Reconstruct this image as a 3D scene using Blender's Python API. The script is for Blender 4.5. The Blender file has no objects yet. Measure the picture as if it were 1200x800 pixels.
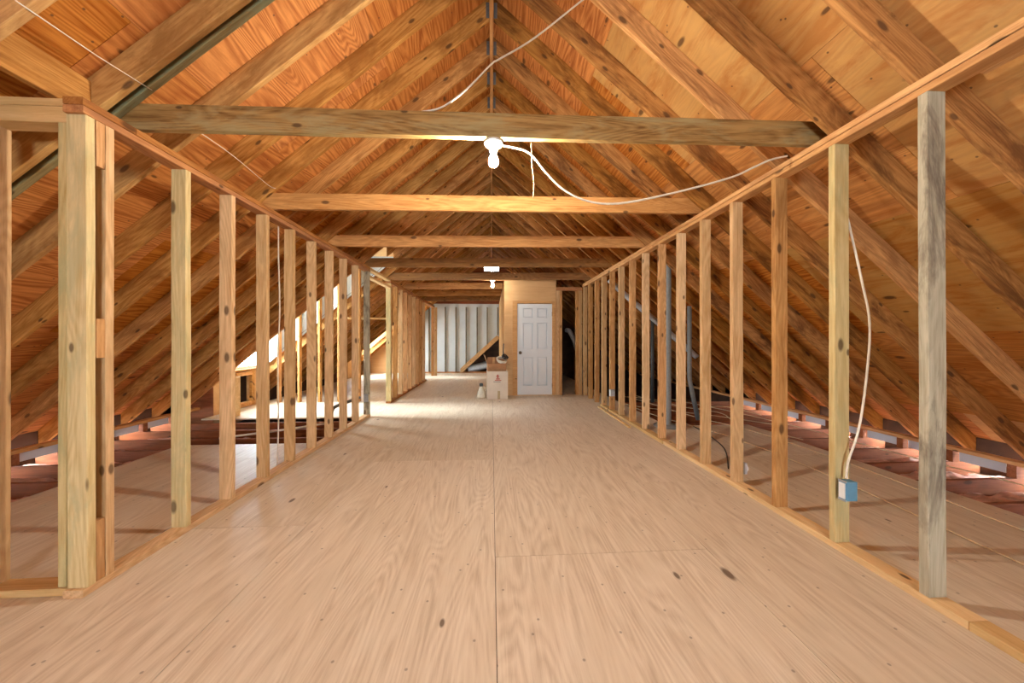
import bpy, bmesh, math, random
from mathutils import Vector, Matrix, noise

random.seed(7)
SC = bpy.context.scene
COL = SC.collection

# ------------------------------------------------------------------ camera
EYE = 1.21
cam_d = bpy.data.cameras.new('camera')
cam = bpy.data.objects.new('camera', cam_d)
COL.objects.link(cam)
cam_d.sensor_width = 36.0
cam_d.lens = 12.0
cam_d.shift_y = 2.5 / 1200 * -1
cam_d.clip_start = 0.05
cam.location = (0, 0, EYE)
cam.rotation_euler = (math.radians(90), 0, -0.0599)
SC.camera = cam

# ------------------------------------------------------------------ colour, sky
SC.view_settings.view_transform = 'Standard'
SC.view_settings.look = 'None'
SC.view_settings.gamma = 1.0
SC.view_settings.use_curve_mapping = False
SC.view_settings.exposure = -0.28
BULB_NEAR, BULB_FAR = 3100.0, 420.0
SKY = 75.0

w = bpy.data.worlds.new('sky')
SC.world = w
w.use_nodes = True
bg = w.node_tree.nodes['Background']
bg.inputs[0].default_value = (0.90, 0.96, 1.0, 1)
bg.inputs[1].default_value = SKY


sun_d = bpy.data.lights.new('hazy_sun', 'SUN')
sun_d.energy = 13.0
sun_d.angle = math.radians(11)
sun_d.color = (0.96, 0.98, 1.0)
sun = bpy.data.objects.new('hazy_sun', sun_d)
COL.objects.link(sun)
sun.location = (-12, 9, 7)
sun.rotation_euler = Vector((math.cos(math.radians(28)), -0.10, -math.sin(math.radians(28)))).to_track_quat('-Z', 'Y').to_euler()


def portal(loc, rot, sx, sy):
    d = bpy.data.lights.new('window_daylight', 'AREA')
    d.shape = 'RECTANGLE'
    d.size, d.size_y = sx, sy
    d.cycles.is_portal = True
    o = bpy.data.objects.new('window_daylight', d)
    COL.objects.link(o)
    o.location = loc
    o.rotation_euler = rot
    return o


# ------------------------------------------------------------------ materials
def nt(name):
    m = bpy.data.materials.new(name)
    m.use_nodes = True
    t = m.node_tree
    b = t.nodes['Principled BSDF']
    return m, t, b


def lk(t, a, b):
    t.links.new(a, b)


def ramp(t, fac, stops):
    r = t.nodes.new('ShaderNodeValToRGB')
    e = r.color_ramp.elements
    while len(e) < len(stops):
        e.new(0.5)
    for el, (p, c) in zip(e, stops):
        el.position = p
        el.color = (c[0], c[1], c[2], 1)
    lk(t, fac, r.inputs[0])
    return r.outputs[0]


def mixc(t, f, a, b, mode='MIX'):
    n = t.nodes.new('ShaderNodeMix')
    n.data_type = 'RGBA'
    n.blend_type = mode
    for sock, v in ((n.inputs[0], f), (n.inputs[6], a), (n.inputs[7], b)):
        if hasattr(v, 'is_output') or isinstance(v, bpy.types.NodeSocket):
            lk(t, v, sock)
        elif isinstance(v, (int, float)):
            sock.default_value = v
        else:
            sock.default_value = (v[0], v[1], v[2], 1)
    return n.outputs[2]


def math_n(t, op, a, b=None):
    n = t.nodes.new('ShaderNodeMath')
    n.operation = op
    for i, v in enumerate((a, b)):
        if v is None:
            continue
        if isinstance(v, bpy.types.NodeSocket):
            lk(t, v, n.inputs[i])
        else:
            n.inputs[i].default_value = v
    return n.outputs[0]


def wood(name, light, dark, stain, stain_amt=0.5, grain=1.0, knots=0.6, rough=0.75, sheet=False,
         knot_col=(0.07, 0.03, 0.012), var=0.25, knot_scale=1.0, lines=0.0, nails=0.0, pale=None):
    """grain runs along the local X axis (lumber) or along the x of the sheet attribute (plywood)"""
    m, t, b = nt(name)
    N = t.nodes
    if sheet:
        at = N.new('ShaderNodeAttribute')
        at.attribute_name = 'sheet_coord'
        co = at.outputs['Vector']
        rn = N.new('ShaderNodeAttribute')
        rn.attribute_name = 'sheet_tone'
        rnd = rn.outputs['Fac']
    else:
        tc = N.new('ShaderNodeTexCoord')
        oi = N.new('ShaderNodeObjectInfo')
        rnd = oi.outputs['Random']
        sh = N.new('ShaderNodeVectorMath')
        sh.operation = 'SCALE'
        sh.inputs[0].default_value = (41.0, 17.0, 29.0)
        lk(t, rnd, sh.inputs['Scale'])
        ad = N.new('ShaderNodeVectorMath')
        lk(t, tc.outputs['Object'], ad.inputs[0])
        lk(t, sh.outputs[0], ad.inputs[1])
        co = ad.outputs[0]

    def scaled(s):
        mp = N.new('ShaderNodeMapping')
        mp.inputs['Scale'].default_value = s
        lk(t, co, mp.inputs[0])
        return mp.outputs[0]

    def noi(vec, scale, detail=4, rough_=0.55, dist=0.0):
        n = N.new('ShaderNodeTexNoise')
        n.inputs['Scale'].default_value = scale
        n.inputs['Detail'].default_value = detail
        n.inputs['Roughness'].default_value = rough_
        n.inputs['Distortion'].default_value = dist
        lk(t, vec, n.inputs['Vector'])
        return n.outputs['Fac']

    g1 = noi(scaled((0.9 * grain, 9 * grain, 9 * grain)), 2.4, 6, 0.66, 0.5)
    g2 = noi(scaled((2.4 * grain, 60 * grain, 60 * grain)), 2.0, 3, 0.65, 0.2)
    gg = math_n(t, 'ADD', math_n(t, 'MULTIPLY', g1, 0.62), math_n(t, 'MULTIPLY', g2, 0.38))
    if lines > 0:
        # growth-ring contours of a smooth field: the flame figure of rotary-cut plywood and flat-sawn boards
        fld = noi(scaled((0.36 * grain, 2.5 * grain, 2.5 * grain)), 1.6, 1.5, 0.4, 0.35)
        fr = math_n(t, 'FRACT', math_n(t, 'MULTIPLY', fld, 26.0))
        tri = math_n(t, 'ABSOLUTE', math_n(t, 'SUBTRACT', fr, 0.5))
        gg = math_n(t, 'ADD', math_n(t, 'MULTIPLY', gg, 1.0 - 0.3 * lines), math_n(t, 'MULTIPLY', tri, 0.42 * lines))
        gg = math_n(t, 'ADD', gg, 0.045 * lines)
    col = ramp(t, gg, [(0.37, dark), (0.50, [0.6 * l + 0.4 * d for l, d in zip(light, dark)]), (0.60, light)])
    bl = noi(scaled((0.9, 3.2, 3.2)), 2.2, 5, 0.68, 0.6)
    blr = ramp(t, bl, [(0.47, (0, 0, 0)), (0.63, (1, 1, 1))])
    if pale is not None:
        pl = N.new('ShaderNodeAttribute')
        pl.attribute_name = 'sheet_daylight'
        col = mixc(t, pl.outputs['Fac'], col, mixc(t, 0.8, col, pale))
    col = mixc(t, math_n(t, 'MULTIPLY', blr, stain_amt), col, stain)
    # position along the grain, and across it round the faces
    sx = N.new('ShaderNodeSeparateXYZ')
    lk(t, co, sx.inputs[0])
    across = sx.outputs[1] if sheet else math_n(t, 'ADD', sx.outputs[1], sx.outputs[2])

    def flat(fx, fy):
        cb = N.new('ShaderNodeCombineXYZ')
        lk(t, math_n(t, 'MULTIPLY', sx.outputs[0], fx), cb.inputs[0])
        lk(t, math_n(t, 'MULTIPLY', across, fy), cb.inputs[1])
        return cb.outputs[0]

    if knots > 0:
        v = N.new('ShaderNodeTexVoronoi')
        v.voronoi_dimensions = '2D'
        v.inputs['Scale'].default_value = 1.0
        lk(t, flat(3.2 * knot_scale, 7.0 * knot_scale), v.inputs['Vector'])
        sep = N.new('ShaderNodeSeparateColor')
        lk(t, v.outputs['Color'], sep.inputs[0])
        gate = math_n(t, 'GREATER_THAN', sep.outputs[0], 1.0 - 0.42 * knots)
        size = math_n(t, 'ADD', math_n(t, 'MULTIPLY', sep.outputs[1], 0.10), 0.07)
        k = math_n(t, 'DIVIDE', v.outputs['Distance'], size)
        kr = ramp(t, k, [(0.55, (1, 1, 1)), (1.0, (0, 0, 0))])
        col = mixc(t, math_n(t, 'MULTIPLY', math_n(t, 'MULTIPLY', kr, gate), 0.8), col, knot_col)
    if nails > 0:
        v = N.new('ShaderNodeTexVoronoi')
        v.voronoi_dimensions = '2D'
        v.inputs['Scale'].default_value = 4.2
        lk(t, flat(1.0, 1.0), v.inputs['Vector'])
        kr = ramp(t, v.outputs['Distance'], [(0.018, (1, 1, 1)), (0.030, (0, 0, 0))])
        col = mixc(t, math_n(t, 'MULTIPLY', kr, nails), col, (0.05, 0.035, 0.03))
    tone = math_n(t, 'ADD', math_n(t, 'MULTIPLY', rnd, var), 1.0 - var * 0.5)
    hs = N.new('ShaderNodeHueSaturation')
    lk(t, tone, hs.inputs['Value'])
    lk(t, math_n(t, 'ADD', math_n(t, 'MULTIPLY', rnd, -0.12 * (var > 0)), 1.06), hs.inputs['Saturation'])
    lk(t, col, hs.inputs['Color'])
    lk(t, hs.outputs[0], b.inputs['Base Color'])
    b.inputs['Roughness'].default_value = rough
    b.inputs['Specular IOR Level'].default_value = 0.25
    bp = N.new('ShaderNodeBump')
    bp.inputs['Strength'].default_value = 0.18
    bp.inputs['Distance'].default_value = 0.004
    lk(t, gg, bp.inputs['Height'])
    lk(t, bp.outputs[0], b.inputs['Normal'])
    return m


def plain(name, c, rough=0.5, metal=0.0, nscale=30.0, namt=0.12, spec=0.4):
    m, t, b = nt(name)
    n = t.nodes.new('ShaderNodeTexNoise')
    n.inputs['Scale'].default_value = nscale
    n.inputs['Detail'].default_value = 4
    tc = t.nodes.new('ShaderNodeTexCoord')
    lk(t, tc.outputs['Object'], n.inputs['Vector'])
    r = ramp(t, n.outputs['Fac'], [(0.3, [x * (1 - namt) for x in c]), (0.7, [min(1, x * (1 + namt)) for x in c])])
    lk(t, r, b.inputs['Base Color'])
    b.inputs['Roughness'].default_value = rough
    b.inputs['Metallic'].default_value = metal
    b.inputs['Specular IOR Level'].default_value = spec
    return m


M = {}
M['stud'] = wood('pine_stud', (0.72, 0.475, 0.25), (0.48, 0.27, 0.11), (0.46, 0.29, 0.135), 0.5, lines=0.5, knots=0.9)
M['stud_pale'] = wood('pale_pine_stud', (0.72, 0.58, 0.30), (0.52, 0.37, 0.15), (0.46, 0.42, 0.22), 0.7, lines=0.5, knots=0.8)
M['stud_red'] = wood('reddish_pine_stud', (0.66, 0.37, 0.15), (0.40, 0.18, 0.055), (0.34, 0.165, 0.06), 0.6, lines=0.5, knots=0.9)
M['stud_grey'] = wood('weathered_stud', (0.50, 0.46, 0.34), (0.32, 0.28, 0.19), (0.13, 0.10, 0.075), 0.85, knots=0.3, lines=0.3)
M['stud_dark'] = wood('dark_stud', (0.22, 0.17, 0.09), (0.11, 0.075, 0.035), (0.09, 0.075, 0.045), 0.8)
M['plate'] = wood('plate_board', (0.72, 0.41, 0.16), (0.48, 0.22, 0.065), (0.42, 0.19, 0.065), 0.6, lines=0.4, knots=0.7)
M['plate_pale'] = wood('pale_plate_board', (0.80, 0.56, 0.28), (0.60, 0.37, 0.145), (0.60, 0.38, 0.17), 0.5)
M['plate_red'] = wood('red_plate_board', (0.54, 0.25, 0.085), (0.33, 0.12, 0.032), (0.27, 0.11, 0.05), 0.65, lines=0.4)
M['rafter'] = wood('rafter_board', (0.66, 0.34, 0.105), (0.36, 0.145, 0.03), (0.27, 0.105, 0.024), 0.7, var=0.35, lines=0.5, knots=0.9)
M['rafter_dark_shaded'] = wood('dark_shaded_rafter_board', (0.50, 0.235, 0.058), (0.25, 0.09, 0.015), (0.13, 0.045, 0.008), 0.85, var=0.3, lines=0.5, knots=0.8)  # dark brown wood, with the shade on the pipe-side rafters mixed into its colour
M['rafter_tan'] = wood('olive_tan_rafter_board', (0.60, 0.345, 0.115), (0.38, 0.175, 0.045), (0.27, 0.12, 0.028), 0.75, var=0.3, lines=0.5, knots=0.8)
M['rafter_green'] = wood('green_stained_rafter', (0.34, 0.27, 0.13), (0.20, 0.15, 0.06), (0.25, 0.28, 0.17), 0.9)
M['beam'] = wood('tie_beam_orange', (0.64, 0.33, 0.11), (0.40, 0.165, 0.042), (0.32, 0.14, 0.04), 0.6, var=0.2, lines=0.5)
M['beam_dark'] = wood('tie_beam_olive', (0.42, 0.25, 0.075), (0.17, 0.08, 0.016), (0.37, 0.31, 0.145), 0.75, knots=0.6, var=0.15, lines=0.5)
M['beam_brown'] = wood('tie_beam_brown', (0.40, 0.20, 0.065), (0.20, 0.085, 0.02), (0.22, 0.12, 0.045), 0.7, knots=0.6, var=0.15, lines=0.5)
M['joist'] = wood('joist_board', (0.34, 0.12, 0.05), (0.20, 0.06, 0.022), (0.15, 0.05, 0.02), 0.6)
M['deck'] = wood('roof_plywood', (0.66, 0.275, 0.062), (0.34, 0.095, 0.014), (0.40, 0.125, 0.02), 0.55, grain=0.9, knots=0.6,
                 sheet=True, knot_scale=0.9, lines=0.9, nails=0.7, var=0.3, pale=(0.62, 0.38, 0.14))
M['floor'] = wood('floor_plywood', (0.76, 0.665, 0.53), (0.56, 0.45, 0.325), (0.70, 0.60, 0.46), 0.7, grain=0.9, knots=0.035,
                  sheet=True, knot_scale=0.9, lines=0.55, nails=0.5, rough=0.42, var=0.10)
M['ply'] = wood('panel_plywood', (0.68, 0.42, 0.19), (0.58, 0.33, 0.135), (0.62, 0.36, 0.16), 0.5, grain=0.6, knots=0.1, var=0.05)
M['trim'] = wood('door_casing_wood', (0.62, 0.34, 0.12), (0.48, 0.24, 0.075), (0.45, 0.22, 0.07), 0.4, knots=0.1)
M['foam'] = plain('white_foam_board', (0.58, 0.65, 0.68), 0.7, nscale=3, namt=0.06)
M['door'] = plain('white_door_paint', (0.74, 0.79, 0.84), 0.4, nscale=2, namt=0.02)
M['white'] = plain('white_plastic', (0.82, 0.82, 0.80), 0.4, namt=0.03)
M['cable'] = plain('white_cable_jacket', (0.78, 0.72, 0.60), 0.5, namt=0.06)
M['wire'] = plain('beige_cable_jacket', (0.62, 0.47, 0.28), 0.55, namt=0.1)
M['cord'] = plain('cotton_cord', (0.55, 0.38, 0.20), 0.8, namt=0.1)
M['blue'] = plain('blue_box_plastic', (0.10, 0.27, 0.42), 0.45, namt=0.08)
M['steel'] = plain('galvanised_steel', (0.45, 0.47, 0.49), 0.42, 0.8, namt=0.15)
M['strap'] = plain('dull_strap_steel', (0.16, 0.16, 0.16), 0.6, 0.4, namt=0.2)
M['pvc'] = plain('grey_pvc', (0.25, 0.28, 0.29), 0.5, namt=0.08)
M['pvc_dark'] = plain('dark_grey_pipe', (0.085, 0.095, 0.10), 0.5, namt=0.1)
M['duct'] = plain('silver_duct_wrap', (0.52, 0.54, 0.55), 0.45, 0.3, nscale=40, namt=0.2)
M['black'] = plain('black_rubber', (0.02, 0.02, 0.022), 0.5)
M['brass'] = plain('aged_bronze', (0.12, 0.09, 0.06), 0.35, 0.9)
M['batt'] = plain('pink_insulation', (0.62, 0.38, 0.30), 0.95, nscale=14, namt=0.35, spec=0.05)
M['carton_white'] = plain('white_carton', (0.70, 0.62, 0.52), 0.7, nscale=6, namt=0.06)
M['carton'] = plain('brown_carton', (0.42, 0.22, 0.105), 0.75, nscale=8, namt=0.12)
M['tape'] = plain('packing_tape', (0.48, 0.36, 0.20), 0.35)
M['ink'] = plain('red_print', (0.50, 0.13, 0.10), 0.7)
M['ink_grey'] = plain('grey_print', (0.36, 0.33, 0.30), 0.7)
M['cream'] = plain('cream_plastic', (0.70, 0.66, 0.55), 0.4)
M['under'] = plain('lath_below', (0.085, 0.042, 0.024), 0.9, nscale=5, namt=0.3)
M['frame_white'] = plain('white_window_paint', (0.80, 0.80, 0.80), 0.45, namt=0.03)


def glass_mat():
    m, t, b = nt('window_glass')
    out = t.nodes['Material Output']
    t.nodes.remove(b)
    tr = t.nodes.new('ShaderNodeBsdfTransparent')
    tr.inputs[0].default_value = (0.94, 0.97, 0.98, 1)
    gl = t.nodes.new('ShaderNodeBsdfGlossy')
    gl.inputs['Roughness'].default_value = 0.02
    mx = t.nodes.new('ShaderNodeMixShader')
    mx.inputs[0].default_value = 0.06
    lk(t, tr.outputs[0], mx.inputs[1])
    lk(t, gl.outputs[0], mx.inputs[2])
    lk(t, mx.outputs[0], out.inputs[0])
    return m


def baffle_mat():
    m, t, b = nt('soffit_foam')
    out = t.nodes['Material Output']
    tl = t.nodes.new('ShaderNodeBsdfTranslucent')
    tl.inputs[0].default_value = (0.30, 0.35, 0.42, 1)
    b.inputs['Base Color'].default_value = (0.7, 0.74, 0.8, 1)
    mx = t.nodes.new('ShaderNodeMixShader')
    mx.inputs[0].default_value = 0.25
    lk(t, b.outputs[0], mx.inputs[1])
    lk(t, tl.outputs[0], mx.inputs[2])
    lk(t, mx.outputs[0], out.inputs[0])
    return m


def lamp_mat(name, strength, c):
    m, t, b = nt(name)
    b.inputs['Base Color'].default_value = (0.9, 0.88, 0.84, 1)
    b.inputs['Emission Color'].default_value = (*c, 1)
    b.inputs['Emission Strength'].default_value = strength
    return m


M['glass'] = glass_mat()
M['baffle'] = baffle_mat()
M['bulb_near'] = lamp_mat('lit_bulb_near', BULB_NEAR, (1.0, 0.90, 0.75))
M['bulb_far'] = lamp_mat('lit_bulb_far', BULB_FAR, (1.0, 0.90, 0.75))


# ------------------------------------------------------------------ helpers
def tag(o, label=None, cat=None, group=None, kind=None):
    if label:
        o['label'] = label
    if cat:
        o['category'] = cat
    if group:
        o['group'] = group
    if kind:
        o['kind'] = kind
    return o


def link(name, me, mat, parent=None):
    o = bpy.data.objects.new(name, me)
    COL.objects.link(o)
    for mm in (mat if isinstance(mat, (list, tuple)) else [mat]):
        o.data.materials.append(mm)
    if parent is not None:
        o.parent = parent
    return o


def empty(name, loc=(0, 0, 0), rot=(0, 0, 0)):
    o = bpy.data.objects.new(name, None)
    COL.objects.link(o)
    o.location = loc
    o.rotation_euler = rot
    o.empty_display_size = 0.1
    return o


def frame_matrix(p0, p1, up):
    p0, p1, up = Vector(p0), Vector(p1), Vector(up)
    x = (p1 - p0).normalized()
    y = up.cross(x).normalized()
    z = x.cross(y).normalized()
    m = Matrix.Identity(4)
    for i in range(3):
        m[i][0], m[i][1], m[i][2] = x[i], y[i], z[i]
    m.translation = p0
    return m


def lumber_mesh(length, wy, dz, sh0=0.0, sh1=0.0, jit=0.0012, ch=0.0028, seed=0):
    """board along local X, width wy on local Y, depth dz on local Z, eased corners, ends sheared by sh*z"""
    rr = random.Random(seed)
    n = max(1, int(length / 0.45))
    hy, hz = wy / 2, dz / 2
    prof = [(-hy + ch, -hz), (hy - ch, -hz), (hy, -hz + ch), (hy, hz - ch), (hy - ch, hz), (-hy + ch, hz), (-hy, hz - ch), (-hy, -hz + ch)]
    vs, fs = [], []
    for i in range(n + 1):
        f = i / n
        oy, oz = (rr.uniform(-jit, jit), rr.uniform(-jit, jit)) if 0 < i < n else (0, 0)
        for y, z in prof:
            y2 = y + oy + rr.uniform(-jit, jit) * 0.3
            z2 = z + oz + rr.uniform(-jit, jit) * 0.3
            x = f * length + (sh0 * (1 - f) + sh1 * f) * z2
            vs.append((x, y2, z2))
    for i in range(n):
        for j in range(8):
            a, b2 = i * 8 + j, i * 8 + (j + 1) % 8
            fs.append((a, a + 8, b2 + 8, b2))
    fs.append(tuple(range(8)))
    fs.append(tuple(reversed(range(n * 8, n * 8 + 8))))
    me = bpy.data.meshes.new('board')
    me.from_pydata(vs, [], fs)
    bm = bmesh.new()
    bm.from_mesh(me)
    bmesh.ops.recalc_face_normals(bm, faces=bm.faces[:])
    bm.to_mesh(me)
    bm.free()
    return me


SEED = [0]


def lumber(name, p0, p1, wy, dz, mat, up=(0, 0, 1), sh0=0.0, sh1=0.0, parent=None, jit=0.0012):
    SEED[0] += 1
    L = (Vector(p1) - Vector(p0)).length
    o = link(name, lumber_mesh(L, wy, dz, sh0, sh1, jit, seed=SEED[0]), mat, parent)
    o.matrix_world = frame_matrix(p0, p1, up)
    return o


def bm_box(bm, x0, x1, y0, y1, z0, z1, bevel=0.0):
    mt = Matrix.Translation(((x0 + x1) / 2, (y0 + y1) / 2, (z0 + z1) / 2)) @ Matrix.Diagonal((x1 - x0, y1 - y0, z1 - z0, 1))
    g = bmesh.ops.create_cube(bm, size=1.0, matrix=mt)
    if bevel > 0:
        es = list({e for v in g['verts'] for e in v.link_edges})
        bmesh.ops.bevel(bm, geom=es, offset=bevel, segments=2, affect='EDGES', profile=0.7)


def boxes(name, lst, mat, parent=None, bevel=0.0):
    bm = bmesh.new()
    for b in lst:
        bm_box(bm, *b, bevel=bevel)
    me = bpy.data.meshes.new(name)
    bm.to_mesh(me)
    bm.free()
    return link(name, me, mat, parent)


def lathe(name, prof, mat, parent=None, seg=24, loc=(0, 0, 0), smooth=True):
    bm = bmesh.new()
    rings = []
    for r, z in prof:
        if r < 1e-6:
            rings.append([bm.verts.new((0, 0, z))])
        else:
            rings.append([bm.verts.new((r * math.cos(2 * math.pi * k / seg), r * math.sin(2 * math.pi * k / seg), z)) for k in range(seg)])
    for a, b in zip(rings, rings[1:]):
        if len(a) == 1 and len(b) == 1:
            continue
        for k in range(seg):
            k2 = (k + 1) % seg
            if len(a) == 1:
                bm.faces.new((a[0], b[k], b[k2]))
            elif len(b) == 1:
                bm.faces.new((a[k], a[k2], b[0]))
            else:
                bm.faces.new((a[k], a[k2], b[k2], b[k]))
    bmesh.ops.recalc_face_normals(bm, faces=bm.faces[:])
    for f in bm.faces:
        f.smooth = smooth
    me = bpy.data.meshes.new(name)
    bm.to_mesh(me)
    bm.free()
    o = link(name, me, mat, parent)
    o.location = loc
    return o


def tube(name, pts, r, mat, parent=None, smooth=True, res=3, cyclic=False):
    """a round cable or pipe through the points, turned into a mesh"""
    P = [Vector(p) for p in pts]
    if smooth and len(P) > 2:
        Q = []
        for i in range(len(P) - 1):
            p0 = P[i - 1] if i > 0 else P[i]
            p1, p2 = P[i], P[i + 1]
            p3 = P[i + 2] if i + 2 < len(P) else P[i + 1]
            for s in range(6):
                u = s / 6
                Q.append(0.5 * ((2 * p1) + (p2 - p0) * u + (2 * p0 - 5 * p1 + 4 * p2 - p3) * u * u + (3 * p1 - p0 - 3 * p2 + p3) * u ** 3))
        Q.append(P[-1])
        P = Q
    seg = 10 if r > 0.02 else 6
    if r > 0.02:
        seg = 20
    bm = bmesh.new()
    rings = []
    ref = None
    for i, p in enumerate(P):
        d = (P[min(i + 1, len(P) - 1)] - P[max(i - 1, 0)]).normalized()
        if ref is None:
            ref = d.orthogonal().normalized()
        ref = (ref - d * ref.dot(d)).normalized()
        b = d.cross(ref)
        rings.append([bm.verts.new(p + (ref * math.cos(2 * math.pi * k / seg) + b * math.sin(2 * math.pi * k / seg)) * r) for k in range(seg)])
    for a, b in zip(rings, rings[1:]):
        for k in range(seg):
            f = bm.faces.new((a[k], a[(k + 1) % seg], b[(k + 1) % seg], b[k]))
            f.smooth = True
    bm.faces.new(rings[0])
    bm.faces.new(rings[-1])
    bmesh.ops.recalc_face_normals(bm, faces=bm.faces[:])
    me = bpy.data.meshes.new(name)
    bm.to_mesh(me)
    bm.free()
    return link(name, me, mat, parent)


def sheets(name, rects, mat, to_world, thick, gap=0.0025, palef=None):
    """plywood sheets: each rect is (u0,u1,v0,v1) with the face grain along u; to_world maps (u,v,h) to a point"""
    vs, fs, co, tone, pls = [], [], [], [], []
    rr = random.Random(len(rects) + 3)
    for (u0, u1, v0, v1, tw) in [(r + (to_world,))[:5] if len(r) == 4 else r for r in rects]:
        ou, ov, tn = rr.uniform(0, 90), rr.uniform(0, 90), rr.random()
        a, b, c, d = u0 + gap / 2, u1 - gap / 2, v0 + gap / 2, v1 - gap / 2
        base = len(vs)
        for h in (0, -thick):
            for u, v in ((a, c), (b, c), (b, d), (a, d)):
                vs.append(tw(u, v, h))
                co.append((u + ou, v + ov, h + ov))
                tone.append(tn)
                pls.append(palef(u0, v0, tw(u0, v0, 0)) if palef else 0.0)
        for q in ((0, 1, 2, 3), (7, 6, 5, 4), (0, 4, 5, 1), (1, 5, 6, 2), (2, 6, 7, 3), (3, 7, 4, 0)):
            fs.append(tuple(base + i for i in q))
    me = bpy.data.meshes.new(name)
    me.from_pydata(vs, [], fs)
    me.attributes.new('sheet_coord', 'FLOAT_VECTOR', 'POINT')
    me.attributes.new('sheet_tone', 'FLOAT', 'POINT')
    me.attributes['sheet_coord'].data.foreach_set('vector', [c for p in co for c in p])
    me.attributes['sheet_tone'].data.foreach_set('value', tone)
    me.attributes.new('sheet_daylight', 'FLOAT', 'POINT')
    me.attributes['sheet_daylight'].data.foreach_set('value', pls)
    bm = bmesh.new()
    bm.from_mesh(me)
    bmesh.ops.recalc_face_normals(bm, faces=bm.faces[:])
    bm.to_mesh(me)
    bm.free()
    return link(name, me, mat)


def poly_wall(name, pts, n, thick, mat):
    """a flat panel: outline points pushed by thick along n"""
    bm = bmesh.new()
    a = [bm.verts.new(p) for p in pts]
    f = bm.faces.new(a)
    r = bmesh.ops.extrude_face_region(bm, geom=[f])
    vv = [g for g in r['geom'] if isinstance(g, bmesh.types.BMVert)]
    bmesh.ops.translate(bm, verts=vv, vec=Vector(n) * thick)
    bmesh.ops.recalc_face_normals(bm, faces=bm.faces[:])
    me = bpy.data.meshes.new(name)
    bm.to_mesh(me)
    bm.free()
    return link(name, me, mat)


ORD = ['first', 'second', 'third', 'fourth', 'fifth', 'sixth', 'seventh', 'eighth', 'ninth', 'tenth', 'eleventh', 'twelfth', 'thirteenth',
       'fourteenth', 'fifteenth', 'sixteenth', 'seventeenth', 'eighteenth', 'nineteenth', 'twentieth', 'twenty-first', 'twenty-second',
       'twenty-third', 'twenty-fourth', 'twenty-fifth', 'twenty-sixth', 'twenty-seventh', 'twenty-eighth']

# ------------------------------------------------------------------ main dimensions
PITCH = 0.85
RB = 4.23                       # height of the rafter undersides at the ridge
RV = 0.20                       # plumb depth of a rafter
XL, XR = -1.905, 1.98           # room faces of the two stud walls
HL, HR = 2.345, 2.415           # tops of their plates
ST, SD = 0.038, 0.089           # stud thickness and depth
YB, YE = -3.0, 12.5             # gable behind the camera, gable at the far end
R0, RS = 1.535, 0.417           # first rafter, spacing
D1 = (5.75, 6.86)               # first dormer along Y
D2 = (10.86, 11.9)              # second dormer along Y
DX = -4.45                      # dormer front wall


def rbot(x):
    return RB - PITCH * abs(x)


def rtop(x):
    return RB + RV - PITCH * abs(x)


# ------------------------------------------------------------------ structure: floor
def fl(u, v, h):
    return (v, u, h)


rects = []


def lay(x0, x1, y0, y1, ystart, step=2.44):
    y = ystart
    while y < y1:
        a, b = max(y, y0), min(y + step, y1)
        if b - a > 0.02:
            rects.append((a, b, x0, x1))
        y += step


lay(0.02, 1.24, YB, YE, 1.9 - 2.44 * 3)
lay(1.24, 2.46, YB, YE, 1.9 - 2.44 * 2.5 - 0.3)
lay(2.46, 3.64, YB, 4.65, 0.95 - 2.44 * 2)
lay(-1.20, 0.02, YB, YE, 3.45 - 2.44 * 3)
lay(-2.06, -1.20, YB, YE, 2.3 - 2.44 * 3)
lay(-3.3, -2.06, YB, 4.12, 1.2 - 2.44 * 2)
lay(-3.56, -3.3, YB, 4.12, 0.4 - 2.44 * 2)
lay(-3.28, -2.06, 5.45, YE, 5.45)
lay(-4.40, -3.28, 5.45, YE, 5.45)
f = sheets('floor', rects, M['floor'], fl, 0.018, gap=0.003)
tag(f, 'worn tan plywood floor', kind='structure')
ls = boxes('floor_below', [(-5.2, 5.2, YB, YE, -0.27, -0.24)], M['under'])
tag(ls, 'dark surface under the joists', kind='structure')

# ------------------------------------------------------------------ structure: roof decking
ca = 1 / math.sqrt(1 + PITCH ** 2)


def roof(side):
    def to_slope(u, v, h):
        # v runs down the slope from the ridge, h away from the room
        x = v * ca
        return (side * (x + h * PITCH * ca), u, RB + RV + 0.001 - PITCH * x + h * ca)
    return to_slope


rl = []
smax = 5.05 / ca
for side in (1, -1):
    tw = roof(side)
    v = 0.0
    row = 0
    while v < smax:
        v1 = min(v + 1.22, smax)
        y = YB - (row % 2) * 1.22
        while y < YE:
            a, b = max(y, YB), min(y + 2.44, YE)
            if b - a > 0.02:
                segs = [(a, b)]
                if side < 0 and v1 * ca > 1.90:
                    for d in (D1, D2):
                        ns = []
                        for (p, q) in segs:
                            if q <= d[0] or p >= d[1]:
                                ns.append((p, q))
                            else:
                                if p < d[0]:
                                    ns.append((p, d[0]))
                                if q > d[1]:
                                    ns.append((d[1], q))
                        segs = ns
                for (p, q) in segs:
                    rl.append((p, q, v, v1, tw))
            y += 2.44
        v = v1
        row += 1

def fix(t):
    return t


def deck_daylight_tone(u, v, p):
    # daylight put into the colour: paler pipe-side sheets near the camera
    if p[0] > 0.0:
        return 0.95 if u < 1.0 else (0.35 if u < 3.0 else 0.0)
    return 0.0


f = sheets('ceiling', rl, M['deck'], fix, -0.014, palef=deck_daylight_tone)
tag(f, 'orange plywood roof decking', kind='structure')


def lifted(tw):
    return lambda u, v, h: tw(u, v, h + 0.0145)


f = sheets('ceiling_backing', [(p, q, a, b, lifted(tw)) for (p, q, a, b, tw) in rl], M['under'], fix, -0.006, gap=-0.004)  # unseen backing added so sky light does not leak through the sheet seams
tag(f, 'dark backing added over the roof decking to block sky light', kind='structure')

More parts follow.
